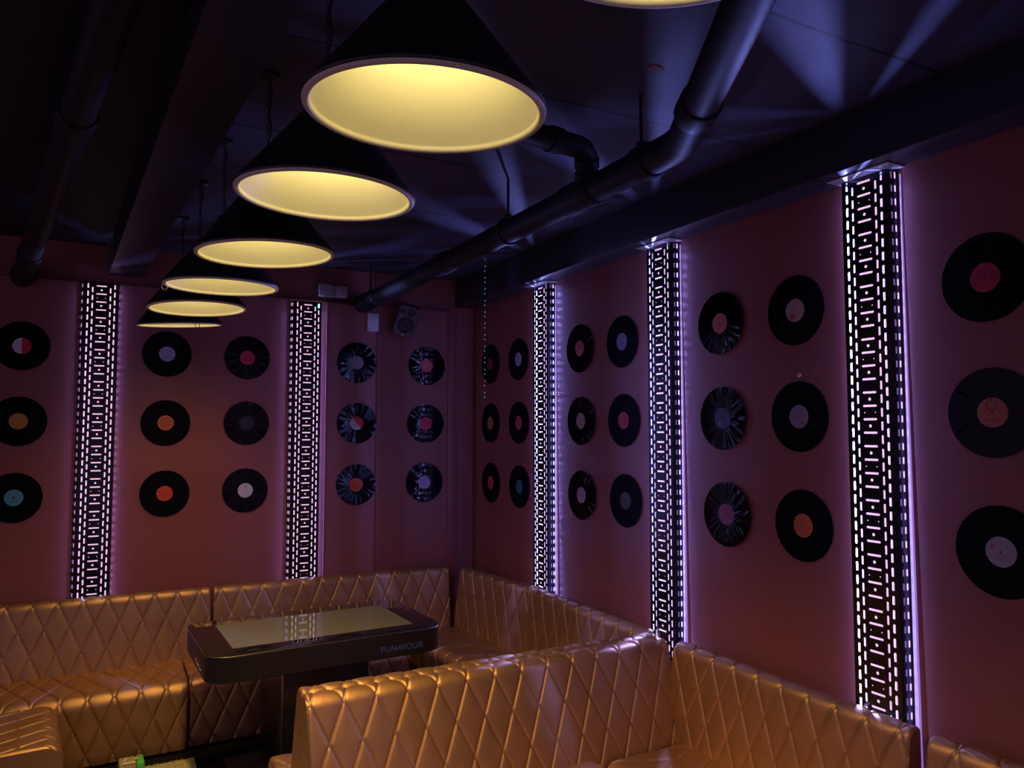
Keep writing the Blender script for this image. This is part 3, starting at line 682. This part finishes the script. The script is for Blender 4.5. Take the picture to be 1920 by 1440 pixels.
# ------------------------------------------------------------------ game table
TZ = .50 + H
t = thing('game_table', 'black touchscreen game table with rounded corners inside the far booth', 'table', (-1.552, -1.165, 0), math.radians(2.4))
tb = mat('table_black', (.011, .010, .009), rough=.42)
bm = bmesh.new(); slab(bm, [(1.22, .76, .10, TZ - .135), (1.25, .79, .11, TZ - .128), (1.25, .79, .11, TZ - .010), (1.246, .786, .11, TZ - .007)])
link('table_body', bm_mesh('table_body', bm, tb, smooth=True, angle=30), t)
bm = bmesh.new(); slab(bm, [(1.238, .778, .106, TZ - .0075), (1.252, .792, .112, TZ - .005), (1.252, .792, .112, TZ - .001), (1.246, .786, .110, TZ)])
o = link('glass_top', bm_mesh('glass_top', bm, mat('black_glass', (.012, .011, .012), rough=.035, spec=.9), smooth=True, angle=30), t); o['label'] = 'black glossy glass border'
bm = bmesh.new(); box(bm, -.487, .487, -.265, .265, TZ - .002, TZ + .0006)
scr = mat('grey_screen', (.19, .20, .19), rough=.05, spec=.7)
o = link('screen', bm_mesh('screen', bm, scr), t); o['label'] = 'greenish grey switched off screen'
bm = bmesh.new()
e_ = rrect(1.2535, .7935, .1125); pts = [(x, y, TZ - .0035) for x, y in e_] + [(e_[0][0], e_[0][1], TZ - .0035)]
tube(bm, pts, .0016, 6, cap=False); link('edge_trim', bm_mesh('edge_trim', bm, mat('thin_silver', (.6, .55, .45), rough=.3, metal=1), smooth=True), t)
bm = bmesh.new(); box(bm, -.225, .245, -.215, .26, .0, TZ - .13, bev=.004); o = link('pedestal', bm_mesh('pedestal', bm, mat('pedestal_black', (.010, .009, .009), rough=.3), smooth=True, angle=40), t)
bm = bmesh.new(); box(bm, -.228, -.223, -.218, -.213, .01, TZ - .135); link('corner_trim', bm_mesh('corner_trim', bm, MATS['thin_silver']), o)
bm = bmesh.new(); box(bm, -.43, .45, -.27, .30, 0, .02, bev=.006); link('base_plate', bm_mesh('base_plate', bm, tb, smooth=True, angle=40), t)
bm = bmesh.new(); box(bm, -.492, -.489, -.3962, -.390, TZ - .126, TZ - .010); link('panel_seam', bm_mesh('panel_seam', bm, rubber), t)
bm = bmesh.new()
for i in range(7):
    bmesh.ops.create_uvsphere(bm, u_segments=10, v_segments=6, radius=.0045, matrix=Matrix.Translation((-.6255, -.19 + i*.028 - .0, TZ - .105 + .0018*i)))
    if i % 2: bmesh.ops.create_uvsphere(bm, u_segments=10, v_segments=6, radius=.003, matrix=Matrix.Translation((-.6255, -.205 + i*.028, TZ - .085 + .0018*i)))
link('connector_studs', bm_mesh('connector_studs', bm, steel, smooth=True), t)
cu = bpy.data.curves.new('lettering', 'FONT'); cu.body = 'FUN4FOUR'; cu.size = .044; cu.extrude = .0006; cu.space_character = 1.05; cu.offset = .0012
tmp = bpy.data.objects.new('tmp_text', cu); COL.objects.link(tmp)
bpy.context.view_layer.update(); me = bpy.data.meshes.new_from_object(tmp.evaluated_get(bpy.context.evaluated_depsgraph_get()))
bpy.data.objects.remove(tmp); bpy.data.curves.remove(cu)
xs = [v.co.x for v in me.vertices]; sx = .250/(max(xs) - min(xs)); x00 = min(xs)
for v in me.vertices: v.co = Vector(((v.co.x - x00)*sx, v.co.y, v.co.z))
me.name = 'lettering'; me.materials.clear(); me.materials.append(mat('blue_grey_print', (.05, .09, .28), rough=.5, spec=.3))
o = link('lettering', me, t); o.location = (.248, -.3958, .403 + H); o.rotation_euler = (PI/2, 0, 0); o['label'] = 'blue grey stencil lettering'

# ------------------------------------------------------------------ rug drawn as the lit carpet patch, small box on the floor
lit_rug_m = mat('lit_beige_pile', (.40, .35, .20), rough=.95, spec=.1)  # pile colour paled to carry the lamp light on the carpet
colour_noise(lit_rug_m, 90, (.32, .28, .15, 1), (.70, .62, .38, 1), detail=6)
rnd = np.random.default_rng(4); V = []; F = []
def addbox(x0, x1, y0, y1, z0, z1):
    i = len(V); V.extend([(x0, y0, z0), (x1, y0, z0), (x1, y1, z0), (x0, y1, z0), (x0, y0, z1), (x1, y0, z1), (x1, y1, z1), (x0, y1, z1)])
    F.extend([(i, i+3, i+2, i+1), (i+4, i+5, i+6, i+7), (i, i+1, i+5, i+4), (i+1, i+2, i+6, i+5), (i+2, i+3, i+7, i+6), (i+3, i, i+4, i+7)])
addbox(-2.74, -2.128, -1.95, -.777, 0, .008)  # right edge follows the table's shadow, so the rug outlines the lit patch
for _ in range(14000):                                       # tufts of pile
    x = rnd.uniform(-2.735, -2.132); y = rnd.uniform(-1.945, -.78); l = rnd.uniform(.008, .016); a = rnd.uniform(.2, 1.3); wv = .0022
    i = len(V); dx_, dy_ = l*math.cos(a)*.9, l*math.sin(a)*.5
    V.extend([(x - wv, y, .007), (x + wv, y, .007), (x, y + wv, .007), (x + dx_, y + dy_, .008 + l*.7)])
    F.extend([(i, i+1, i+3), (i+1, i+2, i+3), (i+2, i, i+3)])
tag(link('rug', mesh_np('rug', V, F, lit_rug_m)), 'beige pile rug on the dark floor in front of the left bench', 'rug')
t = thing('small_carton', 'small grey and green box on the rug at the bottom edge', 'box', (-2.452, -.912, .0195), .04)
gb = mat('carton_grey', (.42, .36, .33), rough=.4); gg = mat('carton_green', (.10, .60, .12), rough=.4); gc = mat('carton_cream', (.78, .70, .42), rough=.5)
bm = bmesh.new(); box(bm, -.060, .022, -.055, .055, 0, .092, bev=.010, seg=3); link('carton_body', bm_mesh('carton_body', bm, gb, smooth=True, angle=50), t)
bm = bmesh.new(); box(bm, .023, .062, -.056, .056, 0, .093, bev=.010, seg=3); o = link('end_cap', bm_mesh('end_cap', bm, gg, smooth=True, angle=50), t); o['label'] = 'bright green end'
bm = bmesh.new(); box(bm, -.046, .018, -.058, -.034, .0935, .0965, bev=.002)
tube(bm, [(-.035, -.03, .096), (-.028, -.005, .098), (-.022, .012, .097)], [.008, .007, .006], 10); tube(bm, [(.01, -.03, .097), (.02, -.008, .100), (.03, -.018, .098)], .006, 10)
link('trim_piece', bm_mesh('trim_piece', bm, gc, smooth=True, angle=50), t)
